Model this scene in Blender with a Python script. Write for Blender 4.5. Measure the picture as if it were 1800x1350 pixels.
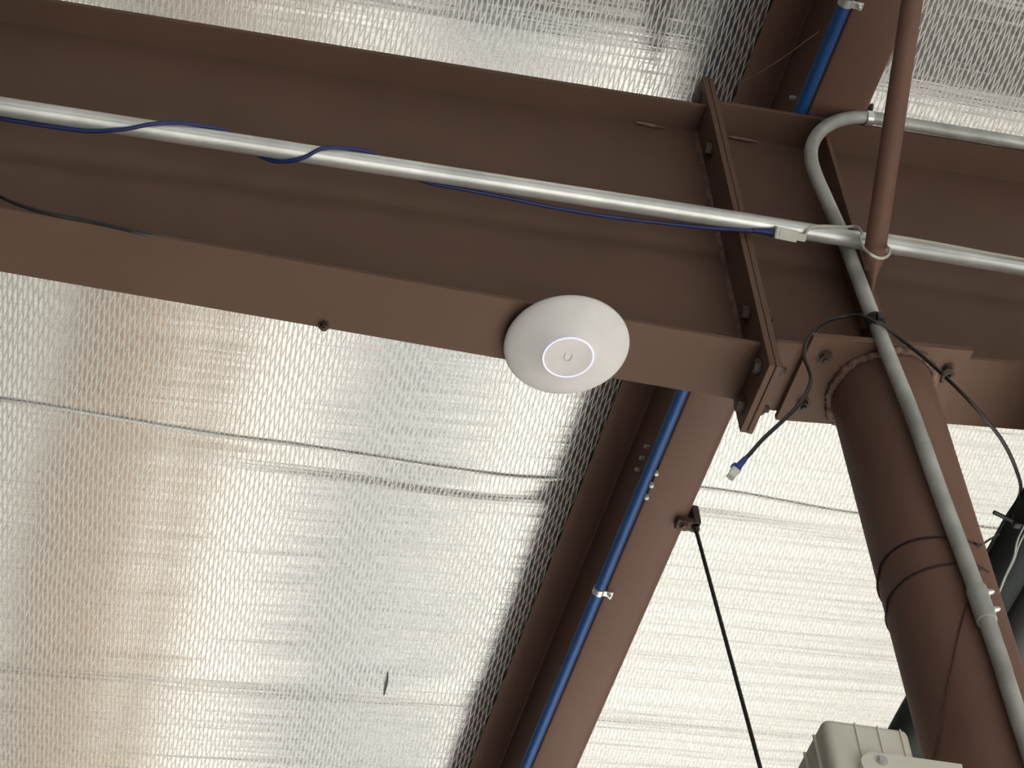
import bpy, bmesh, math, random
from mathutils import Vector, Matrix

random.seed(7)
scene = bpy.context.scene
for o in list(bpy.data.objects):
    bpy.data.objects.remove(o)
COL = scene.collection

# ---------------------------------------------------------------- camera
# world axes: X along the roof beam, Y away from the viewer along the purlins, Z up
RIGHT = Vector((0.96181745, -0.26651602, -0.0622608))
DOWN = Vector((0.16505561, 0.74629845, -0.64482189))
FWD = Vector((0.2183205, 0.60992445, 0.76179283))
CAM = Vector((-0.8347, -2.0670, 1.3898))
FPX = 4000.0
cam_data = bpy.data.cameras.new('camera')
cam_data.sensor_width = 36.0
cam_data.lens = FPX * 36.0 / 1800.0
cam_data.clip_start = 0.05
cam = bpy.data.objects.new('camera', cam_data)
COL.objects.link(cam)
rot = Matrix((RIGHT, -DOWN, -FWD)).transposed()
cam.matrix_world = Matrix.Translation(CAM) @ rot.to_4x4()
scene.camera = cam

# ---------------------------------------------------------------- world, exposure
world = bpy.data.worlds.new('world')
scene.world = world
world.use_nodes = True
world.node_tree.nodes['Background'].inputs[0].default_value = (0.95, 0.98, 1.0, 1)
world.node_tree.nodes['Background'].inputs[1].default_value = 0.85
scene.view_settings.view_transform = 'Standard'
scene.view_settings.look = 'None'
scene.view_settings.gamma = 1.0
scene.view_settings.use_curve_mapping = False
scene.view_settings.exposure = 0.38
scene.cycles.use_denoising = True
scene.cycles.max_bounces = 8
scene.cycles.diffuse_bounces = 5


# added fill lamps, unseen: positions and strengths, built further down
FILL_LAMP_Z = 4.25
FILL_LAMPS = [(2.4, 3.6, 75), (1.6, 6.6, 95), (5.2, 3.0, 44), (8.6, 0.0, 80), (5.2, 6.6, 22), (8.6, 6.6, 45), (1.6, 9.6, 90), (5.2, 9.6, 35),
         (8.6, 3.2, 60), (1.6, -3.6, 95), (5.2, -3.6, 95)]


def ray(x, y):
    return RIGHT * (x - 900.0) + DOWN * (y - 675.0) + FWD * FPX


def atz(x, y, z):
    d = ray(x, y)
    return CAM + d * ((z - CAM.z) / d.z)


def aty(x, y, Y):
    d = ray(x, y)
    return CAM + d * ((Y - CAM.y) / d.y)


# ---------------------------------------------------------------- materials
def nodes_of(name):
    m = bpy.data.materials.new(name)
    m.use_nodes = True
    nt = m.node_tree
    return m, nt, nt.nodes['Principled BSDF']


def N(nt, kind, **kw):
    n = nt.nodes.new(kind)
    for k, v in kw.items():
        setattr(n, k, v)
    return n


def mat(name, col, rough=0.5, metal=0.0, var=0.12, scale=6.0, bump=0.0, bscale=60.0,
        col2=None, stretch=None, spec=0.5, emit=None, estr=0.0):
    """procedural material: base colour broken up by noise, optional fine bump"""
    m, nt, b = nodes_of(name)
    tc = N(nt, 'ShaderNodeTexCoord')
    mp = N(nt, 'ShaderNodeMapping')
    if stretch:
        mp.inputs['Scale'].default_value = stretch
    nt.links.new(tc.outputs['Object'], mp.inputs['Vector'])
    nz = N(nt, 'ShaderNodeTexNoise')
    nz.inputs['Scale'].default_value = scale
    nz.inputs['Detail'].default_value = 5
    nt.links.new(mp.outputs[0], nz.inputs['Vector'])
    cr = N(nt, 'ShaderNodeValToRGB')
    c = Vector(col)
    lo = c * (1 - var) if col2 is None else Vector(col2)
    hi = c * (1 + var) if col2 is None else c
    cr.color_ramp.elements[0].position = 0.35
    cr.color_ramp.elements[1].position = 0.65
    cr.color_ramp.elements[0].color = (*lo, 1)
    cr.color_ramp.elements[1].color = (*hi, 1)
    nt.links.new(nz.outputs['Fac'], cr.inputs['Fac'])
    nt.links.new(cr.outputs['Color'], b.inputs['Base Color'])
    b.inputs['Roughness'].default_value = rough
    b.inputs['Metallic'].default_value = metal
    b.inputs['Specular IOR Level'].default_value = spec
    if bump > 0:
        n2 = N(nt, 'ShaderNodeTexNoise')
        n2.inputs['Scale'].default_value = bscale
        n2.inputs['Detail'].default_value = 4
        nt.links.new(mp.outputs[0], n2.inputs['Vector'])
        bp = N(nt, 'ShaderNodeBump')
        bp.inputs['Strength'].default_value = bump
        bp.inputs['Distance'].default_value = 0.004
        nt.links.new(n2.outputs['Fac'], bp.inputs['Height'])
        nt.links.new(bp.outputs[0], b.inputs['Normal'])
    if emit:
        b.inputs['Emission Color'].default_value = (*emit, 1)
        b.inputs['Emission Strength'].default_value = estr
    return m


PRIMER = mat('brown_primer_paint', (0.165, 0.098, 0.071), 0.55, spec=0.2, var=0.07, scale=4, bump=0.05, bscale=90)
PRIMER_PIPE = mat('brown_primer_paint_dusty', (0.215, 0.117, 0.088), 0.55, spec=0.2, var=0.12, scale=7, bump=0.06, bscale=70,
                  stretch=(1, 1, 0.4))
PRIMER_PURLIN = mat('red_brown_purlin_paint', (0.185, 0.102, 0.078), 0.45, spec=0.25, var=0.05, scale=4)
WELD = mat('weld_bead_paint', (0.20, 0.12, 0.092), 0.6, var=0.3, scale=60, bump=0.9, bscale=160)
GALV = mat('galvanised_steel', (0.82, 0.83, 0.80), 0.36, metal=0.5, var=0.16, scale=9, bump=0.08, bscale=40,
           stretch=(1, 1, 1))
GALV_DULL = mat('dull_galvanised_steel', (0.53, 0.54, 0.51), 0.48, metal=0.35, var=0.22, scale=14, bump=0.15,
                bscale=80)
ZINC = mat('bright_zinc', (0.82, 0.82, 0.78), 0.28, metal=0.7, var=0.08, scale=30)
WHITE_SCREW = mat('white_screw', (0.85, 0.86, 0.82), 0.3, metal=0.1, var=0.05)
BOLT = mat('painted_bolt', (0.075, 0.046, 0.037), 0.5, var=0.2, scale=40)
BLUE = mat('blue_pipe_plastic', (0.018, 0.092, 0.31), 0.42, var=0.06, scale=5)
NAVY = mat('navy_cable', (0.022, 0.034, 0.16), 0.45, var=0.1, scale=30)
BOOT = mat('blue_boot', (0.03, 0.05, 0.28), 0.45, var=0.1, scale=30)
BLACK = mat('black_cable', (0.016, 0.015, 0.015), 0.42, var=0.2, scale=30)
BLACK_FOAM = mat('black_pipe_insulation', (0.010, 0.016, 0.016), 0.7, var=0.3, scale=12, bump=0.2, bscale=60)
DARKGREY = mat('dark_grey_duct', (0.05, 0.05, 0.05), 0.55, var=0.25, scale=10)
WHITE_CABLE = mat('white_cable', (0.66, 0.64, 0.55), 0.4, var=0.05, scale=20)
WHITE_PLUG = mat('white_coupler_plastic', (0.66, 0.64, 0.56), 0.4, var=0.06, scale=20)
CLEAR = mat('clear_plug', (0.72, 0.74, 0.73), 0.2, var=0.05, scale=40)
SHELL = mat('white_shell_dusty', (0.86, 0.83, 0.825), 0.42, var=0.05, scale=14, bump=0.03, bscale=40)
EMBLEM = mat('grey_emblem', (0.78, 0.755, 0.75), 0.4, var=0.03)
LED = mat('lit_led_ring', (0.8, 0.8, 0.95), 0.4, var=0.01, emit=(0.62, 0.60, 1.0), estr=0.6)
BOX = mat('beige_grey_plastic', (0.86, 0.84, 0.74), 0.5, var=0.08, scale=9, col2=(0.78, 0.74, 0.62), bump=0.05)
GREEN_ROD = mat('dark_green_rod', (0.035, 0.038, 0.026), 0.5, var=0.2, scale=30)
RUST_WIRE = mat('rusty_wire', (0.085, 0.035, 0.026), 0.6, var=0.2, scale=30)
DARK_WIRE = mat('dark_tie_wire', (0.03, 0.018, 0.015), 0.55, var=0.2, scale=30)
COBWEB = mat('cobweb', (0.30, 0.28, 0.27), 0.8, var=0.05)
SLIT = mat('dark_tear', (0.12, 0.12, 0.11), 0.7, var=0.1)
CONCRETE = mat('concrete_floor', (0.60, 0.59, 0.55), 0.7, var=0.06, scale=1.2, bump=0.1, bscale=40)
WALLM = mat('dark_wall_panel', (0.06, 0.055, 0.05), 0.7, var=0.1, scale=1)
DECK = mat('roof_deck', (0.5, 0.5, 0.5), 0.6, var=0.05)
BROWN_ROW = mat('brown_blocks', (0.23, 0.155, 0.10), 0.8, var=0.1, scale=3)
GREY_ROW = mat('blue_grey_row', (0.06, 0.07, 0.085), 0.6, var=0.1, scale=3)


def foil_material():
    """glossy reinforced insulation facing: foil between a net of matt threads"""
    m, nt, b = nodes_of('reinforced_foil_facing')
    L = nt.links.new
    tc = N(nt, 'ShaderNodeTexCoord')
    sep = N(nt, 'ShaderNodeSeparateXYZ')
    # a little wander so the threads are not ruler straight
    wn = N(nt, 'ShaderNodeTexNoise')
    wn.inputs['Scale'].default_value = 5.0
    wn.inputs['Detail'].default_value = 3
    L(tc.outputs['Object'], wn.inputs['Vector'])
    wv = N(nt, 'ShaderNodeVectorMath', operation='MULTIPLY_ADD')
    wv.inputs[1].default_value = (0.012, 0.012, 0.0)
    L(wn.outputs['Color'], wv.inputs[0])
    L(tc.outputs['Object'], wv.inputs[2])
    L(wv.outputs[0], sep.inputs[0])

    def M(op, a, bb=None, c=None, clamp=False):
        n = N(nt, 'ShaderNodeMath', operation=op)
        n.use_clamp = clamp
        for i, v in enumerate((a, bb, c)):
            if v is None:
                continue
            if isinstance(v, (int, float)):
                n.inputs[i].default_value = v
            else:
                L(v, n.inputs[i])
        return n.outputs[0]

    X, Y = sep.outputs['X'], sep.outputs['Y']

    def threads(slope, pitch, width):
        u = M('DIVIDE', M('MULTIPLY_ADD', Y, -slope, X), pitch)
        d = M('ABSOLUTE', M('SUBTRACT', M('FRACT', u), 0.5))       # 0 at the thread centre
        return M('SUBTRACT', 1.0, M('DIVIDE', d, width), clamp=True)

    tA = threads(0.125, 0.0098, 0.20)
    tB = threads(-0.15, 0.0131, 0.15)
    # cross threads along X
    v = M('DIVIDE', Y, 0.0125)
    dC = M('ABSOLUTE', M('SUBTRACT', M('FRACT', v), 0.5))
    tC = M('MULTIPLY', M('SUBTRACT', 1.0, M('DIVIDE', dC, 0.16), clamp=True), 0.12)
    th = M('MAXIMUM', M('MAXIMUM', tA, M('MULTIPLY', tB, 0.75)), tC)
    # ripples: long along X, short along Y
    mp = N(nt, 'ShaderNodeMapping')
    mp.inputs['Scale'].default_value = (0.9, 26.0, 1.0)
    L(tc.outputs['Object'], mp.inputs['Vector'])
    rn = N(nt, 'ShaderNodeTexNoise')
    rn.inputs['Scale'].default_value = 1.0
    rn.inputs['Detail'].default_value = 5
    rn.inputs['Roughness'].default_value = 0.6
    L(mp.outputs[0], rn.inputs['Vector'])
    h = M('ADD', M('MULTIPLY', th, 0.022), M('MULTIPLY', rn.outputs['Fac'], 1.3))
    bp = N(nt, 'ShaderNodeBump')
    bp.inputs['Strength'].default_value = 0.55
    bp.inputs['Distance'].default_value = 0.006
    L(h, bp.inputs['Height'])
    L(bp.outputs[0], b.inputs['Normal'])
    # colour / gloss
    mixc = N(nt, 'ShaderNodeMix', data_type='RGBA')
    mixc.inputs['A'].default_value = (0.53, 0.527, 0.512, 1)
    mixc.inputs['B'].default_value = (0.80, 0.79, 0.765, 1)
    L(th, mixc.inputs['Factor'])
    L(mixc.outputs['Result'], b.inputs['Base Color'])
    L(M('MULTIPLY_ADD', th, -0.70, 0.92, clamp=True), b.inputs['Metallic'])
    L(M('MULTIPLY_ADD', th, 0.32, 0.19, clamp=True), b.inputs['Roughness'])
    b.inputs['Anisotropic'].default_value = 0.93
    tg = N(nt, 'ShaderNodeCombineXYZ')
    tg.inputs[1].default_value = 1.0
    L(tg.outputs[0], b.inputs['Tangent'])
    return m


FOIL = foil_material()


# ---------------------------------------------------------------- mesh helpers
def empty(name, loc=(0, 0, 0)):
    o = bpy.data.objects.new(name, None)
    o.location = loc
    o.empty_display_size = 0.05
    COL.objects.link(o)
    return o


def tag(o, label, cat, group=None):
    o['label'] = label
    o['category'] = cat
    if group:
        o['group'] = group
    return o


def link(name, bm, material, parent=None, smooth=False):
    bmesh.ops.recalc_face_normals(bm, faces=bm.faces[:])
    me = bpy.data.meshes.new(name)
    bm.to_mesh(me)
    bm.free()
    me.materials.append(material)
    if smooth:
        for p in me.polygons:
            p.use_smooth = True
    o = bpy.data.objects.new(name, me)
    COL.objects.link(o)
    if parent is not None:
        o.parent = parent
        chain = Vector((0, 0, 0))
        q = parent
        while q is not None:
            chain += q.location
            q = q.parent
        o.location = -chain          # geometry is written in world coordinates
    return o


def hexa(bm, c):
    """box from 8 corners: bottom ring then top ring"""
    v = [bm.verts.new(p) for p in c]
    for f in ((0, 1, 2, 3), (4, 7, 6, 5), (0, 4, 5, 1), (1, 5, 6, 2), (2, 6, 7, 3), (3, 7, 4, 0)):
        bm.faces.new([v[i] for i in f])
    return v


def slab(x0, x1, y0, y1, zlo, zhi, bev=0.0):
    """block whose bottom/top heights are functions of X"""
    bm = bmesh.new()
    f = zlo if callable(zlo) else (lambda x: zlo)
    g = zhi if callable(zhi) else (lambda x: zhi)
    hexa(bm, [(x0, y0, f(x0)), (x1, y0, f(x1)), (x1, y1, f(x1)), (x0, y1, f(x0)),
              (x0, y0, g(x0)), (x1, y0, g(x1)), (x1, y1, g(x1)), (x0, y1, g(x0))])
    if bev:
        bmesh.ops.bevel(bm, geom=bm.edges[:], offset=bev, segments=2, affect='EDGES', profile=0.5)
    return bm


def catmull(pts, n=8):
    P = [Vector(p) for p in pts]
    if len(P) < 3:
        return P
    out = []
    for i in range(len(P) - 1):
        p0 = P[i - 1] if i else P[0] * 2 - P[1]
        p1, p2 = P[i], P[i + 1]
        p3 = P[i + 2] if i + 2 < len(P) else P[-1] * 2 - P[-2]
        for k in range(n):
            t = k / n
            out.append(0.5 * ((2 * p1) + (p2 - p0) * t + (2 * p0 - 5 * p1 + 4 * p2 - p3) * t * t
                              + (3 * p1 - p0 - 3 * p2 + p3) * t ** 3))
    out.append(P[-1])
    return out


def tube_bm(pts, r, seg=14, bm=None, cap=True):
    bm = bm or bmesh.new()
    P = [Vector(p) for p in pts]
    rr = r if callable(r) else (lambda t: r)
    tang = []
    for i in range(len(P)):
        a = P[max(i - 1, 0)]
        b = P[min(i + 1, len(P) - 1)]
        tang.append((b - a).normalized())
    up = Vector((0, 0, 1)) if abs(tang[0].z) < 0.9 else Vector((1, 0, 0))
    nrm = (up - tang[0] * up.dot(tang[0])).normalized()
    rings = []
    for i, p in enumerate(P):
        nrm = (nrm - tang[i] * nrm.dot(tang[i])).normalized()
        bi = tang[i].cross(nrm)
        R = rr(i / max(len(P) - 1, 1))
        rings.append([bm.verts.new(p + (nrm * math.cos(a) + bi * math.sin(a)) * R)
                      for a in (2 * math.pi * k / seg for k in range(seg))])
    for i in range(len(rings) - 1):
        for k in range(seg):
            bm.faces.new((rings[i][k], rings[i][(k + 1) % seg], rings[i + 1][(k + 1) % seg], rings[i + 1][k]))
    if cap:
        bm.faces.new(rings[0][::-1])
        bm.faces.new(rings[-1])
    return bm


def smooth_by_angle(o, deg=40):
    me = o.data
    for p in me.polygons:
        p.use_smooth = True
    bm = bmesh.new()
    bm.from_mesh(me)
    for e in bm.edges:
        if len(e.link_faces) == 2 and e.calc_face_angle(0) > math.radians(deg):
            e.smooth = False
    bm.to_mesh(me)
    bm.free()
    return o


def tube(name, pts, r, material, parent=None, seg=14):
    return smooth_by_angle(link(name, tube_bm(pts, r, seg), material, parent), 50)


def lathe_bm(profile, centre, axis='Z', seg=64):
    """profile: list of (radius, height) turned about an axis through centre"""
    bm = bmesh.new()
    c = Vector(centre)
    rings = []
    for r, h in profile:
        if r < 1e-6:
            rings.append([bm.verts.new(c + Vector((0, 0, h)))])
        else:
            rings.append([bm.verts.new(c + Vector((r * math.cos(2 * math.pi * k / seg),
                                                   r * math.sin(2 * math.pi * k / seg), h))) for k in range(seg)])
    for a, b in zip(rings, rings[1:]):
        for k in range(seg):
            k2 = (k + 1) % seg
            if len(a) == 1:
                bm.faces.new((a[0], b[k], b[k2]))
            elif len(b) == 1:
                bm.faces.new((a[k], a[k2], b[0]))
            else:
                bm.faces.new((a[k], a[k2], b[k2], b[k]))
    return bm


def ring_bm(pts_axis, r0, r1):
    """hollow sleeve between two points"""
    a, b = Vector(pts_axis[0]), Vector(pts_axis[1])
    d = (b - a).normalized()
    up = Vector((0, 0, 1)) if abs(d.z) < 0.9 else Vector((1, 0, 0))
    n = (up - d * up.dot(d)).normalized()
    bi = d.cross(n)
    bm = bmesh.new()
    seg = 20
    rings = []
    for p, r in ((a, r0), (a, r1), (b, r1), (b, r0)):
        rings.append([bm.verts.new(p + (n * math.cos(2 * math.pi * k / seg) + bi * math.sin(2 * math.pi * k / seg)) * r)
                      for k in range(seg)])
    for i in range(4):
        A, B = rings[i], rings[(i + 1) % 4]
        for k in range(seg):
            bm.faces.new((A[k], A[(k + 1) % seg], B[(k + 1) % seg], B[k]))
    return bm


def hexbolt_bm(p, d, r=0.011, h=0.009, shank=0.0):
    """hexagon head at p pointing along d, with a small threaded end"""
    p, d = Vector(p), Vector(d).normalized()
    up = Vector((0, 0, 1)) if abs(d.z) < 0.9 else Vector((1, 0, 0))
    n = (up - d * up.dot(d)).normalized()
    bi = d.cross(n)
    bm = bmesh.new()

    def prism(a, b, rad, seg, rad2=None):
        R = []
        for q, rd in ((a, rad), (b, rad if rad2 is None else rad2)):
            R.append([bm.verts.new(q + (n * math.cos(2 * math.pi * k / seg) + bi * math.sin(2 * math.pi * k / seg)) * rd)
                      for k in range(seg)])
        for k in range(seg):
            bm.faces.new((R[0][k], R[0][(k + 1) % seg], R[1][(k + 1) % seg], R[1][k]))
        bm.faces.new(R[0][::-1])
        bm.faces.new(R[1])

    prism(p, p + d * 0.002, r * 1.3, 12)                 # washer
    prism(p + d * 0.002, p + d * (0.002 + h), r, 6, r * 0.94)
    if shank:
        prism(p + d * (0.002 + h), p + d * (0.002 + h + shank), r * 0.5, 8)
    return bm


def round_box_bm(x0, x1, y0, y1, z0, z1, rad, seg=3):
    bm = slab(x0, x1, y0, y1, z0, z1)
    bmesh.ops.bevel(bm, geom=bm.edges[:], offset=rad, segments=seg, affect='EDGES', profile=0.5)
    return bm


# ================================================================ the setting
ZB = 4.10                                   # underside of the roof beam


def ztop(x):
    return 4.757 + 0.075 * x                # top of the roof beam, follows the roof slope


PX = 0.497                                  # web of the purlin in view
PURLIN_H = 0.20


def zroof(x):
    return ztop(x) + PURLIN_H + 0.016


fl = link('floor', slab(-9, 12, -20, 40, -0.1, 0.0), CONCRETE)
fl['kind'] = 'structure'
zmax = 5.6
wb = link('wall_back', slab(-9, 12, -7.2, -7.0, 0, 2.2), WALLM)
wb['kind'] = 'structure'
link('upper_wall', slab(-9, 12, -7.2, -7.0, 4.7, zmax + 0.7), WALLM, wb)
for xm in (-9.0, -5.0, -1.0, 3.0, 7.0, 11.8):  # gap with bars, added in the unseen wall to light the beam web
    link('light_gap_bar', slab(xm, xm + 0.2, -7.2, -7.0, 2.2, 4.7), WALLM, wb)
wl = link('wall_left', slab(-3.4, -3.3, -7, 11, 0, zmax), WALLM)  # unseen wall, set close in to keep left floor light off the purlin web
wl['kind'] = 'structure'
wf = link('wall_far', slab(-9, 12, 11.0, 11.2, 0, zmax + 0.6), WALLM)
wf['kind'] = 'structure'

wr = link('wall_right', slab(12.0, 12.2, -7, 11, 0, zmax + 0.6), WALLM)
wr['kind'] = 'structure'

ceil = empty('ceiling', (0, 0, 5))
ceil['kind'] = 'structure'
deck = link('roof_deck', slab(-9, 12, -7, 11, lambda x: zroof(x) + 0.10, lambda x: zroof(x) + 0.14), DECK, ceil)

PURLINS = (-1.30, PX, 2.28)
SEAM = 1.035


def away(x):
    """distance from the nearest purlin's top flange"""
    return max(0.0, min(abs(x - (p - 0.037)) for p in PURLINS) - 0.039)


def facing_height(x, y, s):
    d = away(x)
    w = 1 - math.exp(-d / 0.05)
    w2 = 1 - math.exp(-(d / 0.14) ** 2)
    z = zroof(x) - 0.006 * w - 0.010 * math.exp(-((d - 0.75) / 0.4) ** 2)
    # roll of the lapped edge just past the seam, and a soft crease further on
    amp = 0.10 + 0.90 * math.exp(-((x - 0.25) / 0.6) ** 2)
    q = 0.012 * amp * math.exp(-((y - SEAM - seam_shift(x) - 0.045) / 0.03) ** 2)
    yc = SEAM + 0.72 + 0.05 * math.sin(1.5 * x) - 0.05 * x
    q += 0.007 * (0.6 + 0.4 * math.cos(1.9 * (x + 0.3))) * math.exp(-((y - yc) / 0.05) ** 2)
    q += 0.004 * math.sin(2.2 * y + 0.9 * x) + 0.0012 * math.sin(7.1 * y - 0.8 * x + 1.0)
    q += 0.0005 * math.sin(23 * y + 1.7 * x) * math.sin(1.3 * x + 3 * y)
    return z - q * w2


def seam_shift(x):
    ks = [(-3, -0.045), (-0.82, -0.040), (-0.30, -0.012), (0.27, 0.020), (0.70, -0.006), (1.08, 0.016), (5, 0.016)]
    for (a, fa), (b, fb) in zip(ks, ks[1:]):
        if x <= b:
            t = (x - a) / (b - a)
            t = t * t * (3 - 2 * t)
            return fa + (fb - fa) * t
    return ks[-1][1]


def strip(name, y0, y1, ny, lip):
    xs = []
    x = -3.2
    while x < 4.2:
        xs.append(x)
        near = away(x)
        x += 0.008 if near < 0.16 else 0.03
    bm = bmesh.new()
    rows = []
    for j in range(ny + 1):
        t = j / ny
        y = y0 + (y1 - y0) * t
        row = []
        for xx in xs:
            edge = seam_shift(xx)
            yy = y + edge * (1 - t) * (1 if lip else 0)
            zz = facing_height(xx, yy, 0)
            if lip:
                zz -= 0.004 * math.exp(-((y - y0) / 0.02))
            row.append(bm.verts.new((xx, yy, zz)))
        rows.append(row)
    for a, b in zip(rows, rows[1:]):
        for k in range(len(xs) - 1):
            bm.faces.new((a[k], a[k + 1], b[k + 1], b[k]))
    if lip:                                    # turned edge gives the strip its thickness at the lap
        top = [bm.verts.new((v.co.x, v.co.y, v.co.z + 0.007)) for v in rows[0]]
        for k in range(len(xs) - 1):
            bm.faces.new((rows[0][k], top[k], top[k + 1], rows[0][k + 1]))
    return link(name, bm, FOIL, ceil, smooth=True)


s0 = strip('facing_strip', -2.0, -0.47, 40, False)
s1 = strip('facing_strip', -0.49, SEAM + 0.06, 130, True)
s2 = strip('facing_strip', SEAM, SEAM + 1.52, 150, True)
s3 = strip('facing_strip', SEAM + 1.5, 4.8, 40, True)
p0, p1, p2 = atz(682, 1183, 4.95), atz(680, 1200, 4.95), atz(675, 1221, 4.95)


def on_facing(x, y, dz=0.0):
    z = 4.95
    for _ in range(6):
        p = atz(x, y, z)
        z = facing_height(p.x, p.y, 0)
    p = atz(x, y, z - dz)
    return p


thread = tube('tear_slit', catmull([on_facing(682, 1183, 0.003), on_facing(681, 1196, 0.005),
                                       on_facing(678, 1210, 0.006), on_facing(675, 1222, 0.003)], 4),
              lambda t: 0.0014 + 0.0008 * math.sin(math.pi * t), SLIT, s2, 6)  # dark strip standing in for a short tear in the facing


# ================================================================ roof beams
def beam(name, x0, x1, half, bot, label):
    o = empty(name, (x0, 0, bot(x0)))
    tag(o, label, 'beam', 'roof beam segments')
    tf, tw = 0.008, 0.006
    link('bottom_flange', slab(x0, x1, -half, half, bot, lambda x: bot(x) + tf, 0.0012), PRIMER, o)
    link('top_flange', slab(x0, x1, -half, half, lambda x: ztop(x) - tf, ztop, 0.0012), PRIMER, o)
    link('web', slab(x0, x1, -tw / 2, tw / 2, lambda x: bot(x) + tf - .001, lambda x: ztop(x) - tf + .001), PRIMER, o)
    return o


def bot_right(x):
    return ZB - 0.002 + 0.14 * (x - 0.321)


left_beam = beam('roof_beam', -3.2, 0.300, 0.0577, lambda x: ZB,
                 'long brown steel roof beam carrying the white disc, left of the bolted splice')
right_beam = beam('roof_beam', 0.321, 3.4, 0.070, bot_right,
                  'brown steel roof beam right of the bolted splice, resting on the pipe column')
PZ0, PZ1 = 4.037, 4.856
link('end_plate', slab(0.300, 0.3102, -0.070, 0.070, PZ0, PZ1, 0.001), PRIMER, left_beam)
link('end_plate', slab(0.3112, 0.321, -0.070, 0.070, PZ0 - 0.001, PZ1 - 0.003, 0.001), PRIMER, right_beam)
for z in (4.068, 4.20, 4.66, 4.822):
    for y in (-0.040, 0.040):
        link('bolt', hexbolt_bm((0.300, y, z), (-1, 0, 0), 0.0125, 0.010), BOLT, left_beam)
        link('nut', hexbolt_bm((0.321, y, z), (1, 0, 0), 0.0125, 0.011, 0.008), BOLT, right_beam)
# weld lines of web to end plate
tube('weld_bead', [(0.297, -0.004, 4.11), (0.297, -0.004, ztop(0.297) - 0.01)], 0.005, WELD, left_beam, 6)
# short weld beads under the top flange
for (xa, ya), (xb, yb), par in (((1116, 214), (1168, 225), left_beam), ((1278, 239), (1334, 250), right_beam)):
    a, b = aty(xa, ya, -0.008), aty(xb, yb, -0.008)
    tube('weld_bead', [a, a.lerp(b, .3), a.lerp(b, .7), b], lambda t: 0.0015 + 0.0022 * math.sin(math.pi * t), WELD, par, 8)
# small bolt end at the far edge of the lower flange
p = atz(569, 573, ZB)
link('bolt', hexbolt_bm((p.x, 0.052, ZB), (0, 0, -1), 0.007, 0.006, 0.003), BOLT, left_beam)
# web stiffener above the column
link('stiffener', slab(0.519, 0.527, -0.066, -0.002, bot_right(0.525) + 0.006, ztop(0.52) - 0.006, 0.0008),
     PRIMER, right_beam)
link('stiffener', slab(0.519, 0.527, 0.002, 0.066, bot_right(0.525) + 0.006, ztop(0.52) - 0.006, 0.0008),
     PRIMER, right_beam)

# ================================================================ pipe column
CX, CR = 0.527, 0.083
colo = empty('pipe_column', (CX, 0, 0))
tag(colo, 'thick round brown steel pipe column under the roof beam', 'column')


def bot_cap(x):
    return bot_right(x) - 0.012


bm = tube_bm([(CX, 0, 0.0), (CX, 0, 1.5), (CX, 0, 3.0), (CX, 0, bot_cap(CX) + 0.0)], CR, 64)
for v in bm.verts:                               # the pipe head is cut to the slope of the plate
    if v.co.z > 3.5:
        v.co.z = bot_cap(v.co.x) + 0.002
smooth_by_angle(link('shaft', bm, PRIMER_PIPE, colo), 50)
link('cap_plate', slab(0.372, 0.652, -0.096, 0.079, bot_cap, lambda x: bot_right(x) - 0.0005, 0.001), PRIMER, colo)
pts = []
for k in range(97):
    a = 2 * math.pi * k / 96
    rr = CR + 0.004 + random.uniform(-.0015, .002)
    pts.append((CX + rr * math.cos(a), rr * math.sin(a), bot_cap(CX + rr * math.cos(a)) - 0.003 + random.uniform(-.003, .001)))
bm = tube_bm(pts, lambda t: 0.0068 + random.uniform(-.0018, .0022), 7)
smooth_by_angle(link('weld_bead', bm, WELD, colo), 80)
for xp, yp in ((0.405, 0.040), (0.622, -0.055), (0.405, -0.060)):
    link('bolt', hexbolt_bm((xp, yp, bot_cap(xp)), (0, 0, -1), 0.010, 0.008, 0.006), BOLT, colo)
link('base_plate', slab(CX - .15, CX + .15, -.15, .15, 0.0, 0.015, 0.002), PRIMER_PIPE, colo)


# ================================================================ purlins
def purlin(px, label):
    o = empty('roof_purlin', (px, 0, ztop(px)))
    tag(o, label, 'purlin', 'roof purlins')
    z0 = ztop(px + 0.05) + 0.001
    z1 = z0 + PURLIN_H
    Y0, Y1 = -3.4, 5.2
    # lower leg: flange with a rounded heel at the web and a rolled right-hand lip
    prof = [(px - 0.0025, z0 + 0.007), (px - 0.0005, z0 + 0.002), (px + 0.004, z0), (px + 0.086, z0), (px + 0.097, z0 + 0.003),
            (px + 0.104, z0 + 0.010), (px + 0.108, z0 + 0.022), (px + 0.108, z0 + 0.034),
            (px + 0.105, z0 + 0.034), (px + 0.1045, z0 + 0.023), (px + 0.1005, z0 + 0.013), (px + 0.095, z0 + 0.007),
            (px + 0.086, z0 + 0.004), (px + 0.001, z0 + 0.004), (px + 0.001, z0 + 0.007)]

    def extrude(prof):
        bm = bmesh.new()
        A = [bm.verts.new((x, Y0, z)) for x, z in prof]
        B = [bm.verts.new((x, Y1, z)) for x, z in prof]
        n = len(prof)
        for k in range(n):
            bm.faces.new((A[k], A[(k + 1) % n], B[(k + 1) % n], B[k]))
        bm.faces.new(A[::-1])
        bm.faces.new(B)
        return bm
    smooth_by_angle(link('bottom_flange', extrude(prof), PRIMER_PURLIN, o), 35)
    link('web', extrude([(px - 0.0025, z0 + 0.006), (px - 0.0025, z1), (px + 0.0010, z1), (px + 0.0010, z0 + 0.006)]), PRIMER_PURLIN, o)
    link('top_flange', extrude([(px + 0.001, z1), (px - 0.001, z1 - 0.006), (px - 0.007, z1 - 0.004), (px - 0.074, z1 - 0.004), (px - 0.074, z1)]),
         PRIMER_PURLIN, o)
    return o, z0


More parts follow.
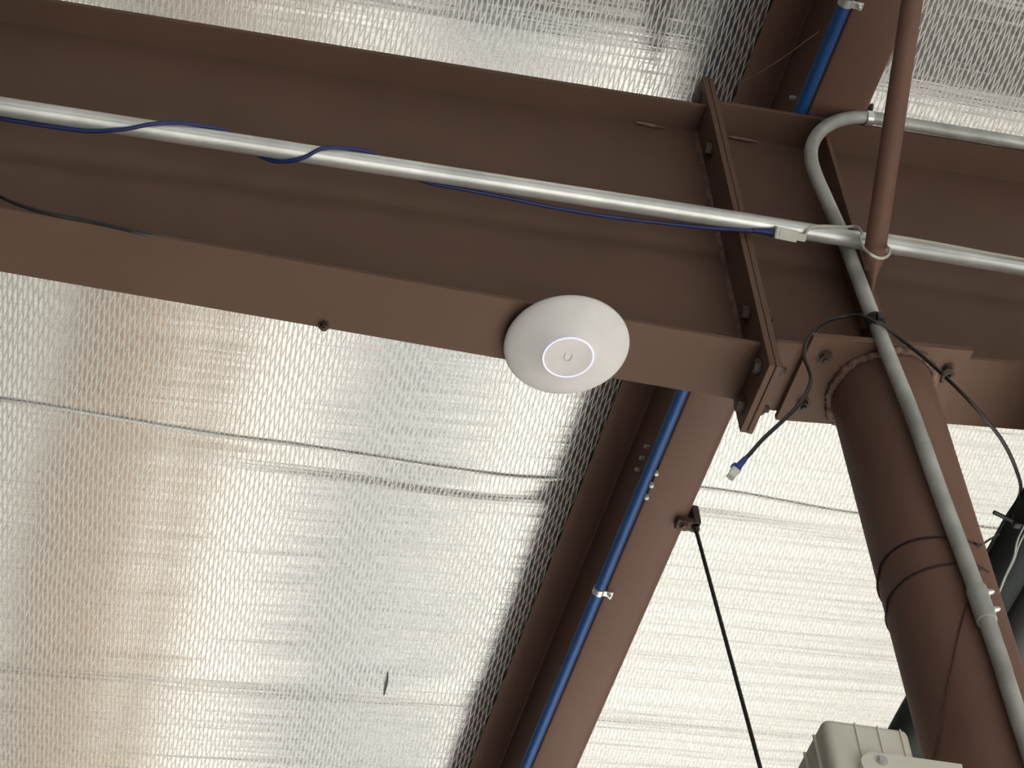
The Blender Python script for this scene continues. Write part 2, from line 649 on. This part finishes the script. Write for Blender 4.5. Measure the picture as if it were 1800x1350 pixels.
purlin(PURLINS[0], 'brown roof purlin hidden beyond the left edge of the picture')
pur, PZ = purlin(PX, 'red-brown roof purlin crossing over the roof beam beside the blue pipe')
purlin(PURLINS[2], 'brown roof purlin hidden beyond the right edge of the picture')
# pale screws in two short rows either side of the blue pipe
for (x, y), side in (((1141, 786), 0), ((1133, 806), 0), ((1125, 826), 0), ((1153, 829), 1), ((1144.6, 850), 1),
                     ((1136, 871), 1), ((1398, 173), 0)):
    if side:
        p = atz(x, y, PZ)
        d = Vector((0, 0, -1))
    else:
        dd = ray(x, y)
        p = CAM + dd * ((PX - 0.003 - CAM.x) / dd.x)
        d = Vector((-1, 0, 0))
    bm = tube_bm([p, p + d * 0.009, p + d * 0.011], lambda t: 0.0048 if t < .9 else 0.003, 10)
    smooth_by_angle(link('screw', bm, WHITE_SCREW, pur), 40)

# ================================================================ blue pipe
BPR = 0.0115
bz = ztop(0.48) + BPR + 0.0005
pts = [atz(1196 - (y - 690) * 0.4185, y, bz) for y in (690, 1350)]
bx = 0.5 * (atz(1197.5, 690, bz).x + atz(923, 1350, bz).x)
bp = empty('blue_pipe', (bx, 0, bz))
tag(bp, 'bright blue plastic pipe running along the purlin', 'pipe')
tube('pipe', [(bx, -3.2, bz), (bx, 0, bz), (bx, 5.0, bz)], BPR, BLUE, bp, 20)
for x, y in ((1058, 1038), (1494, 3)):
    p = atz(x, y, bz)
    cl = smooth_by_angle(link('pipe_clamp', ring_bm([(bx, p.y - 0.008, bz), (bx, p.y + 0.008, bz)], BPR, BPR + 0.002),
                              ZINC, bp), 40)
    link('clamp_foot', slab(bx - 0.004, bx + BPR + 0.018, p.y - 0.007, p.y + 0.007, PZ - 0.0035, PZ - 0.0005, .0005), ZINC, cl)
    link('screw', hexbolt_bm((bx + BPR + 0.011, p.y, PZ - 0.0035), (0, 0, -1), 0.005, 0.005, 0.004), ZINC, cl)

# ================================================================ access point
apz = ZB - 0.012
ap = empty('access_point', (0, 0, ZB))
tag(ap, 'round white wireless access point with glowing ring on the beam underside', 'access point')
prof = [(0.0, 0.012), (0.060, 0.012), (0.080, 0.010), (0.094, 0.004), (0.0968, 0.0015), (0.0972, -0.0005),
        (0.0962, -0.0025), (0.0915, -0.0062), (0.082, -0.0115), (0.070, -0.0170), (0.058, -0.0214), (0.047, -0.0262),
        (0.040, -0.0290), (0.0385, -0.0297), (0.036, -0.0297), (0.034, -0.0294), (0.026, -0.0292), (0.012, -0.0286), (0.0, -0.0284)]
smooth_by_angle(link('shell', lathe_bm(prof, (0, 0, apz), seg=96), SHELL, ap), 60)
# lit ring
bm = bmesh.new()
tp = [(0.0385 * math.cos(2 * math.pi * k / 96), 0.0385 * math.sin(2 * math.pi * k / 96), apz - 0.0262) for k in range(96)]
seg = 8
rings = []
for k in range(96):
    a = 2 * math.pi * k / 96
    rings.append([bm.verts.new(((0.0385 + 0.0014 * math.cos(b)) * math.cos(a), (0.0385 + 0.0014 * math.cos(b)) * math.sin(a),
                                apz - 0.0295 + 0.0010 * math.sin(b))) for b in (2 * math.pi * j / seg for j in range(seg))])
for k in range(96):
    A, B = rings[k], rings[(k + 1) % 96]
    for j in range(seg):
        bm.faces.new((A[j], A[(j + 1) % seg], B[(j + 1) % seg], B[j]))
o = link('led_ring', bm, LED, ap, smooth=True)
o['label'] = 'pale violet lit ring'
# faint U-shaped emblem in the middle
em = [(-0.0055, -0.006), (-0.0055, 0.002), (-0.0035, 0.0058), (0, 0.007), (0.0035, 0.0058), (0.0055, 0.002), (0.0055, -0.006)]
tube('emblem', catmull([(x, y, apz - 0.0287) for x, y in em], 5), 0.0011, EMBLEM, ap, 6)

# ================================================================ flange brace
br_a = aty(1522, 530, -0.051)
br_b = aty(1594.5, 78, -0.371)
br_b.x = br_a.x = 0.5 * (br_a.x + br_b.x)
dbr = (br_b - br_a).normalized()
br_end = br_a + dbr * ((PZ - br_a.z) / dbr.z)
brace = empty('flange_brace', br_a)
tag(brace, 'slim brown pipe brace slanting up in front of the bent conduit', 'brace')
tube('pipe', [br_a + dbr * 0.050, br_a + dbr * 0.075, br_b, br_end - dbr * 0.02], lambda t: 0.012 if t < .1 else 0.0180, PRIMER_PIPE, brace, 20)
link('end_tab', slab(br_a.x - .02, br_a.x + .02, br_end.y - 0.03, br_end.y + 0.05, PZ - 0.014, PZ, 0.001), PRIMER_PIPE, brace)
bm = tube_bm([br_a - dbr * 0.045, br_a, br_a + dbr * 0.04, br_a + dbr * 0.07], 0.0165, 16)
for v in bm.verts:                               # pressed flat where it meets the stiffener
    k = min(1.0, max(0.0, ((v.co - br_a).dot(dbr) - 0.03) / 0.04))
    v.co.x = br_a.x + (v.co.x - br_a.x) * (0.22 + 0.78 * k)
smooth_by_angle(link('flattened_end', bm, PRIMER_PIPE, brace), 50)

# ================================================================ long straight conduit
C1Y, C1R = -0.088, 0.0148
c1a, c1b, c1c = aty(0, 187, C1Y), aty(1300, 388, C1Y), aty(1740, 460, C1Y)
c1a = aty(0, 187, -0.100)
dirl = (c1b - c1a).normalized()
dirr = (c1c - c1b).normalized()
c1 = empty('straight_conduit', c1a - dirl * 2)
tag(c1, 'long straight galvanised conduit across the beam web, wrapped by a navy cable', 'conduit')
tube('tube', [c1a - dirl * 2, c1a, c1b, c1c, c1c + dirr * 2.8], C1R, GALV, c1, 24)


def c1_at(px):
    """point of the conduit axis at image column px"""
    best = None
    for k in range(401):
        t = k / 400
        q = c1a.lerp(c1b, t * 1.9) if t * 1.9 <= 1 else c1b + dirr * (t * 1.9 - 1) * (c1b - c1a).length
        v = q - CAM
        x = 900 + FPX * v.dot(RIGHT) / v.dot(FWD)
        if best is None or abs(x - px) < best[0]:
            best = (abs(x - px), q)
    return best[1]


# standoff brackets holding the conduit off the web
for xb in (-1.6, 1.3):
    t = (xb - c1a.x) / (c1b.x - c1a.x)
    q = c1a + (c1b - c1a) * t if xb < 0 else c1c + dirr * ((xb - c1c.x) / dirr.x)
    br = link('standoff_bracket', slab(xb - .012, xb + .012, q.y + C1R - .001, -0.0031, q.z - .004, q.z + .004, .0006), ZINC, c1)

# ================================================================ bent conduit
C2R = 0.0122
c2_pts = [aty(1980, 287, -0.085), aty(1800, 252, -0.085), aty(1680, 232, -0.085), aty(1590, 217, -0.085), aty(1530, 207, -0.085),
          aty(1497, 207, -0.085), aty(1466, 215, -0.085), aty(1442, 231, -0.085), aty(1428, 254, -0.083),
          aty(1426, 279, -0.080), aty(1434, 308, -0.074), aty(1450, 345, -0.066), aty(1478, 407, -0.0585),
          aty(1494, 450, -0.066), aty(1509, 490, -0.088), aty(1538, 566, -0.098), aty(1572, 650, -0.0985), aty(1604, 730, -0.0985),
          aty(1654, 870, -0.0985), aty(1713, 1028, -0.0985), aty(1760, 1165, -0.0985), aty(1818, 1345, -0.0985)]
lo = c2_pts[-1] - c2_pts[-3]
c2_pts.append(c2_pts[-1] + lo.normalized() * 1.2)
c2 = empty('bent_conduit', (CX, -0.0985, 2.2))
tag(c2, 'bent galvanised conduit dropping in front of the pipe column', 'conduit')
first = c2_pts[0]
path = [first + (first - c2_pts[1]).normalized() * 2.3] + catmull(c2_pts, 8)
tube('tube', path, C2R, GALV_DULL, c2, 22)
ca, cb = aty(1716, 1036, -0.0985), aty(1735, 1092, -0.0985)
cp = smooth_by_angle(link('coupling', ring_bm([ca, cb], C2R - .0003, C2R + 0.0026), GALV_DULL, c2), 40)
cp['label'] = 'set-screw coupling'
for t in (0.18, 0.72):
    q = ca.lerp(cb, t)
    d = Vector((0.90, -0.42, 0.1)).normalized()
    link('set_screw', hexbolt_bm(q + d * (C2R + 0.002), d, 0.0042, 0.005, 0.002), ZINC, cp)
# strap clamp under the purlin
sa, sb = aty(1521, 207, -0.085), aty(1531, 208.5, -0.085)
st = smooth_by_angle(link('strap_clamp', ring_bm([sa, sb], C2R, C2R + 0.0022), ZINC, c2), 40)
q = sa.lerp(sb, .5)
link('clamp_foot', slab(q.x - 0.006, q.x + 0.006, q.y - 0.004, q.y + 0.010, q.z + C2R, PZ + 0.03, .0005), ZINC, st)
link('screw', hexbolt_bm((q.x + 0.004, q.y - 0.006, q.z + C2R + 0.012), (0.3, -1, 0), 0.006, 0.005, 0.004), BOLT, st)


# ================================================================ cables along the straight conduit
def around(px, ang, extra=0.0035):
    """point on the conduit's surface: ang 0 = towards the viewer, 90 = top, -90 = below"""
    q = c1_at(px)
    to = (CAM - q)
    to = (to - dirl * to.dot(dirl)).normalized()
    upv = dirl.cross(to).normalized()
    if upv.z < 0:
        upv = -upv
    a = math.radians(ang)
    return q + (to * math.cos(a) + upv * math.sin(a)) * (C1R + extra)


blue_path = [around(-330, -130), around(-220, 170), around(-120, -150), around(-20, -110), around(60, -95), around(120, -80), around(160, -62),
             around(215, -20), around(260, 25), around(300, 60), around(345, 85), around(400, 130), around(440, 200), around(470, -110),
             around(500, -75), around(530, -25), around(560, 40), around(600, 75), around(650, 110), around(700, 180),
             around(750, -125), around(820, -105), around(900, -98, 0.006), around(980, -97, 0.010), around(1060, -97, 0.011), around(1150, -97, 0.009),
             around(1240, -85, 0.005), around(1300, -50, 0.0045), around(1335, -35, 0.0045), around(1356, -30, 0.005)]
blue_cable = empty('network_cable', blue_path[0])
tag(blue_cable, 'navy blue network cable wound around the long conduit', 'cable')
tube('jacket', catmull(blue_path, 7), 0.0033, NAVY, blue_cable, 10)
tube('boot', catmull([around(1322, -38, 0.0048), around(1340, -32, 0.0055), around(1354, -29, 0.0065)], 3),
     lambda t: 0.0042 + 0.0036 * t, NAVY, blue_cable, 12)

# white inline coupler
qa, qb = around(1355, -22, 0.009), around(1394, -26, 0.009)
axis = (qb - qa).normalized()
to = (CAM - qa)
to = (to - axis * to.dot(axis)).normalized()
side = axis.cross(to)


def obox(a, b, w, h, bev):
    """oriented block from a to b: w across the view, h towards it"""
    bm = bmesh.new()
    c = []
    for s in (-1, 1):
        for e, u in ((a, -1), (b, -1), (b, 1), (a, 1)):
            c.append(e + side * (u * w / 2) + to * (s * h / 2))
    hexa(bm, c)
    bmesh.ops.bevel(bm, geom=bm.edges[:], offset=bev, segments=2, affect='EDGES')
    return bm


cpl = empty('cable_coupler', qa)
tag(cpl, 'small white inline coupler joining the navy and white cables', 'cable coupler')
link('body', obox(qa, qb, 0.020, 0.015, 0.0015), WHITE_PLUG, cpl)
link('socket', obox(qb - axis * 0.001, qb + axis * 0.016, 0.0125, 0.011, 0.0015), WHITE_PLUG, cpl)
link('latch', obox(qa + axis * 0.006 + side * 0.0, qa + axis * 0.026, 0.010, 0.018, 0.001), WHITE_PLUG, cpl)

# white cable: from the coupler over the conduit, once around the brace, then along the conduit
brq = br_a + dbr * ((4.303 - br_a.z) / dbr.z)
wpts = [qb + axis * 0.012, around(1418, 20, 0.004), around(1440, 45, 0.004), around(1475, 68, 0.004), around(1500, 70, 0.008), aty(1515, 409, -0.135)]
loop = []
for x, y, Y in ((1512, 420, -0.150), (1518, 436, -0.168), (1530, 447, -0.178), (1547, 454, -0.172), (1560, 450, -0.158),
                (1564, 440, -0.142), (1558, 430, -0.128)):
    loop.append(aty(x, y, Y))
wpts += loop
wpts += [around(1548, 60, 0.003), around(1566, 62), around(1600, 62), around(1660, 58), around(1720, 50), around(1800, 45), around(1900, 40), around(2000, 50)]
wc = tag(empty('white_cable', wpts[0]), 'thin white cable looped once around the slanting brace', 'cable')
tube('jacket', catmull(wpts, 8), 0.0025, WHITE_CABLE, wc, 10)

# dark cable drooping along the beam at the far left
zz = ZB + 0.01
dk = [aty(-140, 268, -0.050), aty(-60, 312, -0.058), aty(0, 345, -0.061), aty(40, 362, -0.061), aty(90, 376, -0.061), aty(150, 387, -0.061), aty(205, 400, -0.061),
      aty(245, 409, -0.060), aty(285, 415, -0.050), aty(330, 421, -0.035)]
dk = [Vector((p.x, p.y, p.z if p.y < -0.0595 else max(p.z, ZB + 0.0112))) for p in dk]
o = tube('drooping_cable', catmull(dk, 6), 0.0028, BLACK, None, 8)
tag(o, 'short black cable drooping onto the lower flange at the far left', 'cable')

# ================================================================ black patch lead
HZ = 4.05                                   # level of the pipes passing under the beam behind the column
h0 = atz(1800, 865, HZ)
h1 = atz(1600, 1262, HZ)
hx = 0.5 * (h0.x + h1.x) - 0.012
hy = atz(1796, 905, HZ).y
zt = aty(1537, 566, -0.119)
blk = [Vector((hx - 0.002, hy + 0.45, HZ - 0.004)), Vector((hx - 0.002, hy + 0.2, HZ + 0.002)), Vector((hx - 0.002, hy + 0.03, HZ + 0.006)),
       aty(1793, 868, hy - 0.035), aty(1786, 825, 0.01), aty(1762, 775, -0.045), aty(1725, 728, -0.090), aty(1690, 690, -0.108),
       aty(1660, 661, -0.108), aty(1620, 625, -0.106), aty(1580, 593, -0.106), aty(1553, 571, -0.116), zt,
       aty(1515, 556, -0.108), aty(1490, 555, -0.095), aty(1465, 560, -0.09), aty(1443, 570, -0.09), aty(1428, 586, -0.092), aty(1420, 606, -0.098),
       aty(1412, 630, -0.106), aty(1400, 660, -0.11), aty(1393, 690, -0.112)]
blk = blk[:-4] + [aty(1416, 606, -0.10), aty(1414, 628, -0.110), aty(1420, 645, -0.114), aty(1425, 660, -0.116), aty(1424, 675, -0.118),
                  aty(1414, 697, -0.122), aty(1396, 720, -0.125), aty(1370, 745, -0.128), aty(1340, 773, -0.13), aty(1318, 798, -0.132), aty(1308, 808, -0.132)]
lead = tag(empty('patch_lead', blk[0]), 'black network lead tied to the bent conduit, plug hanging loose', 'cable')
tube('jacket', catmull(blk, 7), 0.0031, BLACK, lead, 10)
b0, b1, b2 = aty(1310, 806, -0.132), aty(1298, 820, -0.132), aty(1294, 826, -0.132)
o = tube('boot', [b0, b1, b2], lambda t: 0.0038 + 0.0030 * t, BOOT, lead, 12)
o['label'] = 'blue strain-relief boot'
axis = (b2 - b0).normalized()
to = (CAM - b2)
to = (to - axis * to.dot(axis)).normalized()
side = axis.cross(to)
pl = link('plug', obox(b2, b2 + axis * 0.021, 0.0118, 0.009, 0.0008), CLEAR, lead)
pl['label'] = 'clear plastic plug'
link('latch', obox(b2 - axis * 0.004 + side * 0.007, b2 + axis * 0.010 + side * 0.0055, 0.002, 0.005, 0.0004), CLEAR, pl)
link('boot_latch', obox(b1 + side * 0.006, b1 + axis * 0.009 + side * 0.0075, 0.003, 0.006, 0.0004), BOOT, lead)

# cable tie on the bent conduit
tp0, tp1 = aty(1535, 561, -0.0975), aty(1541, 574, -0.0982)
tie = tag(empty('cable_tie', tp0), 'black cable tie cinched around the bent conduit below the white cable', 'cable tie')
smooth_by_angle(link('band', ring_bm([tp0, tp1], C2R, C2R + 0.0035), BLACK, tie), 40)
hp = aty(1547, 556, -0.116)
link('head', round_box_bm(hp.x - .006, hp.x + .006, hp.y - .004, hp.y + .006, hp.z - .007, hp.z + .007, .0015, 2), BLACK, tie)

# cable clip on the beam beside the column
hp = aty(1667, 659, -0.095)
clip = tag(empty('cable_clip', hp), 'small dark clip holding the black lead beside the column head', 'clip')
link('hook', tube_bm(catmull([aty(1655, 672, -0.104), aty(1658, 660, -0.114), aty(1667, 652, -0.112), aty(1675, 657, -0.100), aty(1668, 662, -0.085)], 4), 0.0035, 8), BOLT, clip, True)

# ================================================================ hanging rod and its clamp
kx = PX + 0.108
kp = atz(1222, 918, PZ + 0.005)
ky = kp.y
clamp = tag(empty('beam_clamp', (kx, ky, PZ)), 'brown C-shaped clamp gripping the edge of the purlin', 'clamp')
link('jaw', round_box_bm(kx - .030, kx + .020, ky - .016, ky + .012, PZ - .014, PZ - .001, .003, 2), BOLT, clamp)
link('back', round_box_bm(kx + .004, kx + .022, ky - .018, ky + .014, PZ - .014, PZ + .040, .004, 2), BOLT, clamp)
bm = hexbolt_bm((kx - .012, ky - .002, PZ - .014), (0, 0, -1), 0.009, 0.006)
link('set_bolt', bm, PRIMER, clamp)
ra = Vector((kx + 0.012, ky - 0.002, PZ - 0.008))
va = ra - CAM
rb = aty(1337, 1352, ra.y - 0.02)
rod = tag(empty('hanger_rod', ra), 'thin dark rod hanging from the clamp on the purlin edge', 'rod')
dd = (rb - ra).normalized()
tube('rod', [ra, rb, rb + dd * 1.6], 0.0042, GREEN_ROD, rod, 10)
link('nut', hexbolt_bm(ra + dd * 0.010, dd, 0.007, 0.006), BOLT, rod)

# ================================================================ beige box at the column
BY = -0.050
q0 = aty(1450, 1260, BY)
q1 = aty(1596, 1282, BY)
x0, x1, zt_, zb_ = q0.x - 0.004, q1.x + 0.002, 0.5 * (q0.z + q1.z) + 0.002, 0.5 * (q0.z + q1.z) - 0.22
jb = tag(empty('junction_box', (x0, BY, zb_)), 'ribbed beige plastic box fixed beside the pipe column', 'junction box')
bm = slab(x0, x1, BY, BY + 0.20, zb_, zt_)
bmesh.ops.bevel(bm, geom=[e for e in bm.edges], offset=0.012, segments=5, affect='EDGES', profile=0.5)
smooth_by_angle(link('body', bm, BOX, jb), 30)
for xf in (0.36, 0.62, 0.88):
    xx = x0 + (x1 - x0) * xf
    link('rib', slab(xx - 0.0012, xx + 0.0012, BY - 0.0022, BY + 0.004, zb_ + 0.012, zt_ - 0.006, 0.0006), BOX, jb)
for yf in (0.030, 0.065, 0.10, 0.135, 0.165):
    link('rib', slab(x0 - 0.0035, x0 + 0.004, BY + yf - 0.0015, BY + yf + 0.0015, zb_ + 0.012, zt_ - 0.008, 0.0006), BOX, jb)
# fixing tab reaching across to the column
ta, tb_ = aty(1545, 1345, BY - 0.012), aty(1692, 1352, BY - 0.012)
bm = bmesh.new()
outl = []
R = 0.024
for k in range(13):
    a = math.pi / 2 + math.pi * k / 12
    outl.append((ta.x + R * math.cos(a), ta.z + R * math.sin(a) * 0.9))
outl += [(tb_.x, ta.z - R * 0.9), (tb_.x + 0.001, ta.z + R * 0.9)]
A = [bm.verts.new((x, BY - 0.012, z)) for x, z in outl]
B = [bm.verts.new((x, BY + 0.001, z)) for x, z in outl]
n = len(outl)
for k in range(n):
    bm.faces.new((A[k], A[(k + 1) % n], B[(k + 1) % n], B[k]))
bm.faces.new(A)
bm.faces.new(B[::-1])
tab = link('fixing_tab', bm, BOX, jb)
s_ = aty(1550, 1338, BY - 0.012)
link('screw', hexbolt_bm((s_.x, BY - 0.012, s_.z), (0, -1, 0), 0.006, 0.003), GALV_DULL, tab)

# ================================================================ services behind the column
def service_path(dx, dz):
    """the pipes run under the beam, then swing to the right beyond the column"""
    x, z, k = hx + dx, HZ + dz, 1.0 - 2.2 * dx * 0.5
    return [(x, -3.4, z), (x, -1.5, z), (x, 0.0, z), (x, k - 0.20, z), (x + 0.025, k - 0.09, z), (x + 0.09, k - 0.025, z), (x + 0.20, k, z),
            (2.2, k, z), (4.0, k, z)]


hose = tag(empty('insulated_pipe', (hx + 0.05, 0, HZ)), 'thick black insulated pipe passing behind the column', 'pipe')
tube('insulation', catmull(service_path(0.042, 0.0), 6), 0.040, BLACK_FOAM, hose, 24)
duct = tag(empty('grey_duct', (hx + 0.15, 0, HZ)), 'dark grey pipe beside the black insulated pipe', 'pipe')
tube('tube', catmull(service_path(0.128, 0.0), 6), 0.042, DARKGREY, duct, 24)
for k, y in enumerate((-1.2, 0.2, 0.6)):
    link('joint_ring', ring_bm([(hx + 0.128, y, HZ), (hx + 0.128, y + .015, HZ)], .042, .0445), DARKGREY, duct)
rail = tag(empty('pale_conduit', (hx + 0.178, 0, HZ)), 'pale grey conduit at the right edge beside the dark pipes', 'conduit')
tube('tube', catmull(service_path(0.186, -0.03), 6), 0.0125, GALV, rail, 16)
for k, y in enumerate((0.42,)):
    link('sleeve', ring_bm([(hx + 0.186, y, HZ - .03), (hx + 0.186, y + .04, HZ - .03)], .0125, .0145), GALV, rail)
# thin wires lying along the pipes
for k, (dx, dz) in enumerate(((0.060, -0.042), (0.070, -0.040))):
    pts = [atz(1800 + k * 4, 925 + 8 * k, HZ - .050), atz(1782, 980 + 5 * k, HZ - .048), atz(1766, 1015 + 3 * k, HZ - .046), atz(1750, 1060, HZ - .046), atz(1738, 1100, HZ - .045)]
    pts = [pts[0] + Vector((0.02, -0.6, 0)), pts[0] + Vector((0.01, -0.2, 0))] + pts + [pts[-1] + (pts[-1] - pts[-2]).normalized() * 0.4]
    o = tube('thin_wire', catmull(pts, 5), 0.0016, GALV_DULL, None, 6)
    tag(o, ('upper' if k == 0 else 'lower') + ' of two fine grey wires along the black insulated pipe', 'wire', 'fine wires on the black pipe')
# cable tie with a projecting tail on the black pipe
q = atz(1771, 904, HZ - 0.02)
tie2 = tag(empty('cable_tie', q), 'black cable tie with a stiff tail on the insulated pipe', 'cable tie')
qy = atz(1790, 905, HZ).y
smooth_by_angle(link('band', ring_bm([(hx + 0.042, qy - .004, HZ), (hx + 0.042, qy + .004, HZ)], .0400, .0415), BLACK, tie2), 40)
q = Vector((hx + 0.004, qy, HZ - 0.022))
pq = q - CAM
link('head', round_box_bm(q.x - .008, q.x + .006, q.y - .006, q.y + .006, q.z - .008, q.z + .007, .002, 2), BLACK, tie2)
tail_end = Vector((q.x - 0.046, q.y - 0.012, q.z + 0.004))
link('tail', tube_bm([q, q.lerp(tail_end, .5), tail_end], 0.0036, 6), BLACK, tie2)


# hangers carrying the services from the purlin level
for y in (-1.8, -0.5):
    hg = tag(empty('pipe_hanger', (hx + 0.1, y, HZ)), 'steel hanger carrying the dark pipes, ' + {-1.8: 'farther from the beam', -0.5: 'nearer the beam'}[y], 'hanger', 'pipe hangers')
    link('rod', tube_bm([(hx + 0.085, y, HZ - .046), (hx + 0.085, y, zroof(hx) - .03)], 0.004, 8), GALV, hg)
    link('saddle', slab(hx - .005, hx + .215, y - .012, y + .012, HZ - .051, HZ - .0455), GALV, hg)

# ================================================================ wires tied round the column


def col_wire(pix, r=0.0014, off=0.0012):
    out = []
    for x, y in pix:
        d = ray(x, y)
        # nearest hit with the column cylinder
        ox, oy = CAM.x - CX, CAM.y
        a = d.x ** 2 + d.y ** 2
        b = 2 * (ox * d.x + oy * d.y)
        c = ox ** 2 + oy ** 2 - (CR + off) ** 2
        disc = b * b - 4 * a * c
        t = (-b - math.sqrt(max(disc, 0))) / (2 * a)
        p = CAM + d * t
        if disc <= 0:
            v = Vector((p.x - CX, p.y))
            v = v.normalized() * (CR + off)
            p.x, p.y = CX + v.x, v.y
        out.append(p)
    return out


w1 = col_wire([(1544, 1010), (1549, 990), (1562, 973), (1585, 957), (1615, 947), (1652, 944), (1690, 948), (1712, 954), (1723, 958)])
w1e = [aty(1740, 948, 0.02), atz(1757, 939, HZ - 0.02)]
back = []
for k in range(1, 10):                                   # round the back of the pipe
    p = w1[0]
    a0 = math.atan2(p.y, p.x - CX)
    a = a0 - math.radians(18 * k)
    back.append(Vector((CX + (CR + .0012) * math.cos(a), (CR + .0012) * math.sin(a), p.z - 0.002 * k)))
o = tube('tie_wire', catmull(back[::-1] + w1 + w1e, 4), 0.0017, DARK_WIRE, None, 6)
tag(o, 'upper dark wire loop around the column, tied to the black pipe', 'wire', 'wire loops on the column')
w2 = col_wire([(1558, 1072), (1561, 1052), (1574, 1033), (1597, 1014), (1630, 999), (1662, 992), (1700, 990), (1722, 996), (1738, 1006)])
back = []
for k in range(1, 10):
    p = w2[0]
    a0 = math.atan2(p.y, p.x - CX)
    a = a0 - math.radians(18 * k)
    back.append(Vector((CX + (CR + .0012) * math.cos(a), (CR + .0012) * math.sin(a), p.z + 0.001 * k)))
o = tube('tie_wire', catmull(back[::-1] + w2, 4), 0.0016, DARK_WIRE, None, 6)
tag(o, 'lower dark wire loop around the column', 'wire', 'wire loops on the column')
w3 = col_wire([(1722, 1000), (1712, 1030), (1701, 1058), (1690, 1095), (1680, 1140), (1668, 1200), (1656, 1260), (1645, 1310), (1636, 1352), (1630, 1390)], off=0.0018)
o = tube('hanging_wire', catmull(w3, 4), 0.0012, RUST_WIRE, None, 6)
tag(o, 'thin rust-red wire hanging down the front of the column', 'wire')

# cobweb strand stretched across the near part of the purlin
ca_, cb_ = atz(1300, 147, PZ + 0.12), atz(1440, 58, PZ + 0.01)
ca_ = Vector((0.40, atz(1300, 147, 4.93).y, 4.93))
o = tube('cobweb_strand', catmull([aty(1296, 148, ca_.y), atz(1330, 130, 4.86), atz(1372, 104, 4.83), atz(1440, 55, PZ - 0.004)], 5), 0.0005, COBWEB, None, 5)
tag(o, 'faint cobweb strand across the purlin at the top of the picture', 'cobweb')

# ================================================================ unseen floor pieces added to shape the foil's reflections and bounce light
def mirrored_row(name, x0, x1, y0, y1, h, material, label, cat, n):
    o = tag(empty(name, ((x0 + x1) / 2, (y0 + y1) / 2, 0)), label, cat)
    L = (y1 - y0) / n
    for k in range(n):
        link('reflection_block', slab(x0, x1, y0 + k * L, y0 + (k + 1) * L - 0.03, 0, h, 0.01), material, o)
    return o


sheet_bm = slab(-3.2, -0.75, -6.8, 10.8, 0.0, 0.012, 0.002)  # unseen dark sheet, added to keep floor bounce off the purlin web
DARK_SHEET = mat('black_sheet', (0.022, 0.022, 0.022), 0.8, var=0.1, scale=3)
tag(link('floor_darkener', sheet_bm, DARK_SHEET), 'large unseen dark sheet added on the floor to cut bounce light', 'mat')
mirrored_row('brown_band_row', 0.1, 0.95, 2.6, 9.5, 0.25, BROWN_ROW, 'unseen row added for a brown band in the foil: cardboard on the hall floor', 'brown_blocks', 6)  # made-up row, mirrored as the brown band in the foil
mirrored_row('grey_band_row', 1.85, 2.40, 2.6, 9.5, 0.25, GREY_ROW, 'unseen row of blue-grey blocks, added for a band in the foil, on the hall floor', 'steel bars', 6)  # made-up row, mirrored as the grey band in the foil


# ================================================================ fill lamps added to light the floor and foil (all outside the picture)
words = ['just beyond the column', 'beyond the column', 'right of the column', 'far right',
         'beyond on the right', 'far right corner', 'at the far end', 'far end right', 'right of the hall centre', 'behind the camera', 'behind the camera on the right']
for (lx, ly, lw), wd in zip(FILL_LAMPS, words):
    lo_ = tag(empty('fill_lamp', (lx, ly, FILL_LAMP_Z)), 'unseen fill lamp added under the roof, ' + wd, 'lamp', 'added fill lamps')
    link('housing', slab(lx - .34, lx + .34, ly - .34, ly + .34, FILL_LAMP_Z + .012, FILL_LAMP_Z + .07, .006), GALV, lo_)
    link('hanger', tube_bm([(lx, ly, FILL_LAMP_Z + .07), (lx, ly, zroof(lx) + 0.1)], 0.006, 8), GALV, lo_)
    ld = bpy.data.lights.new('fill_light', 'AREA')
    ld.shape = 'SQUARE'
    ld.size = 0.6
    ld.energy = lw * 1.9
    ld.color = (1.0, 0.99, 0.965)
    ld.spread = math.radians(120)
    lobj = bpy.data.objects.new('fill_light', ld)
    lobj.parent = lo_
    COL.objects.link(lobj)
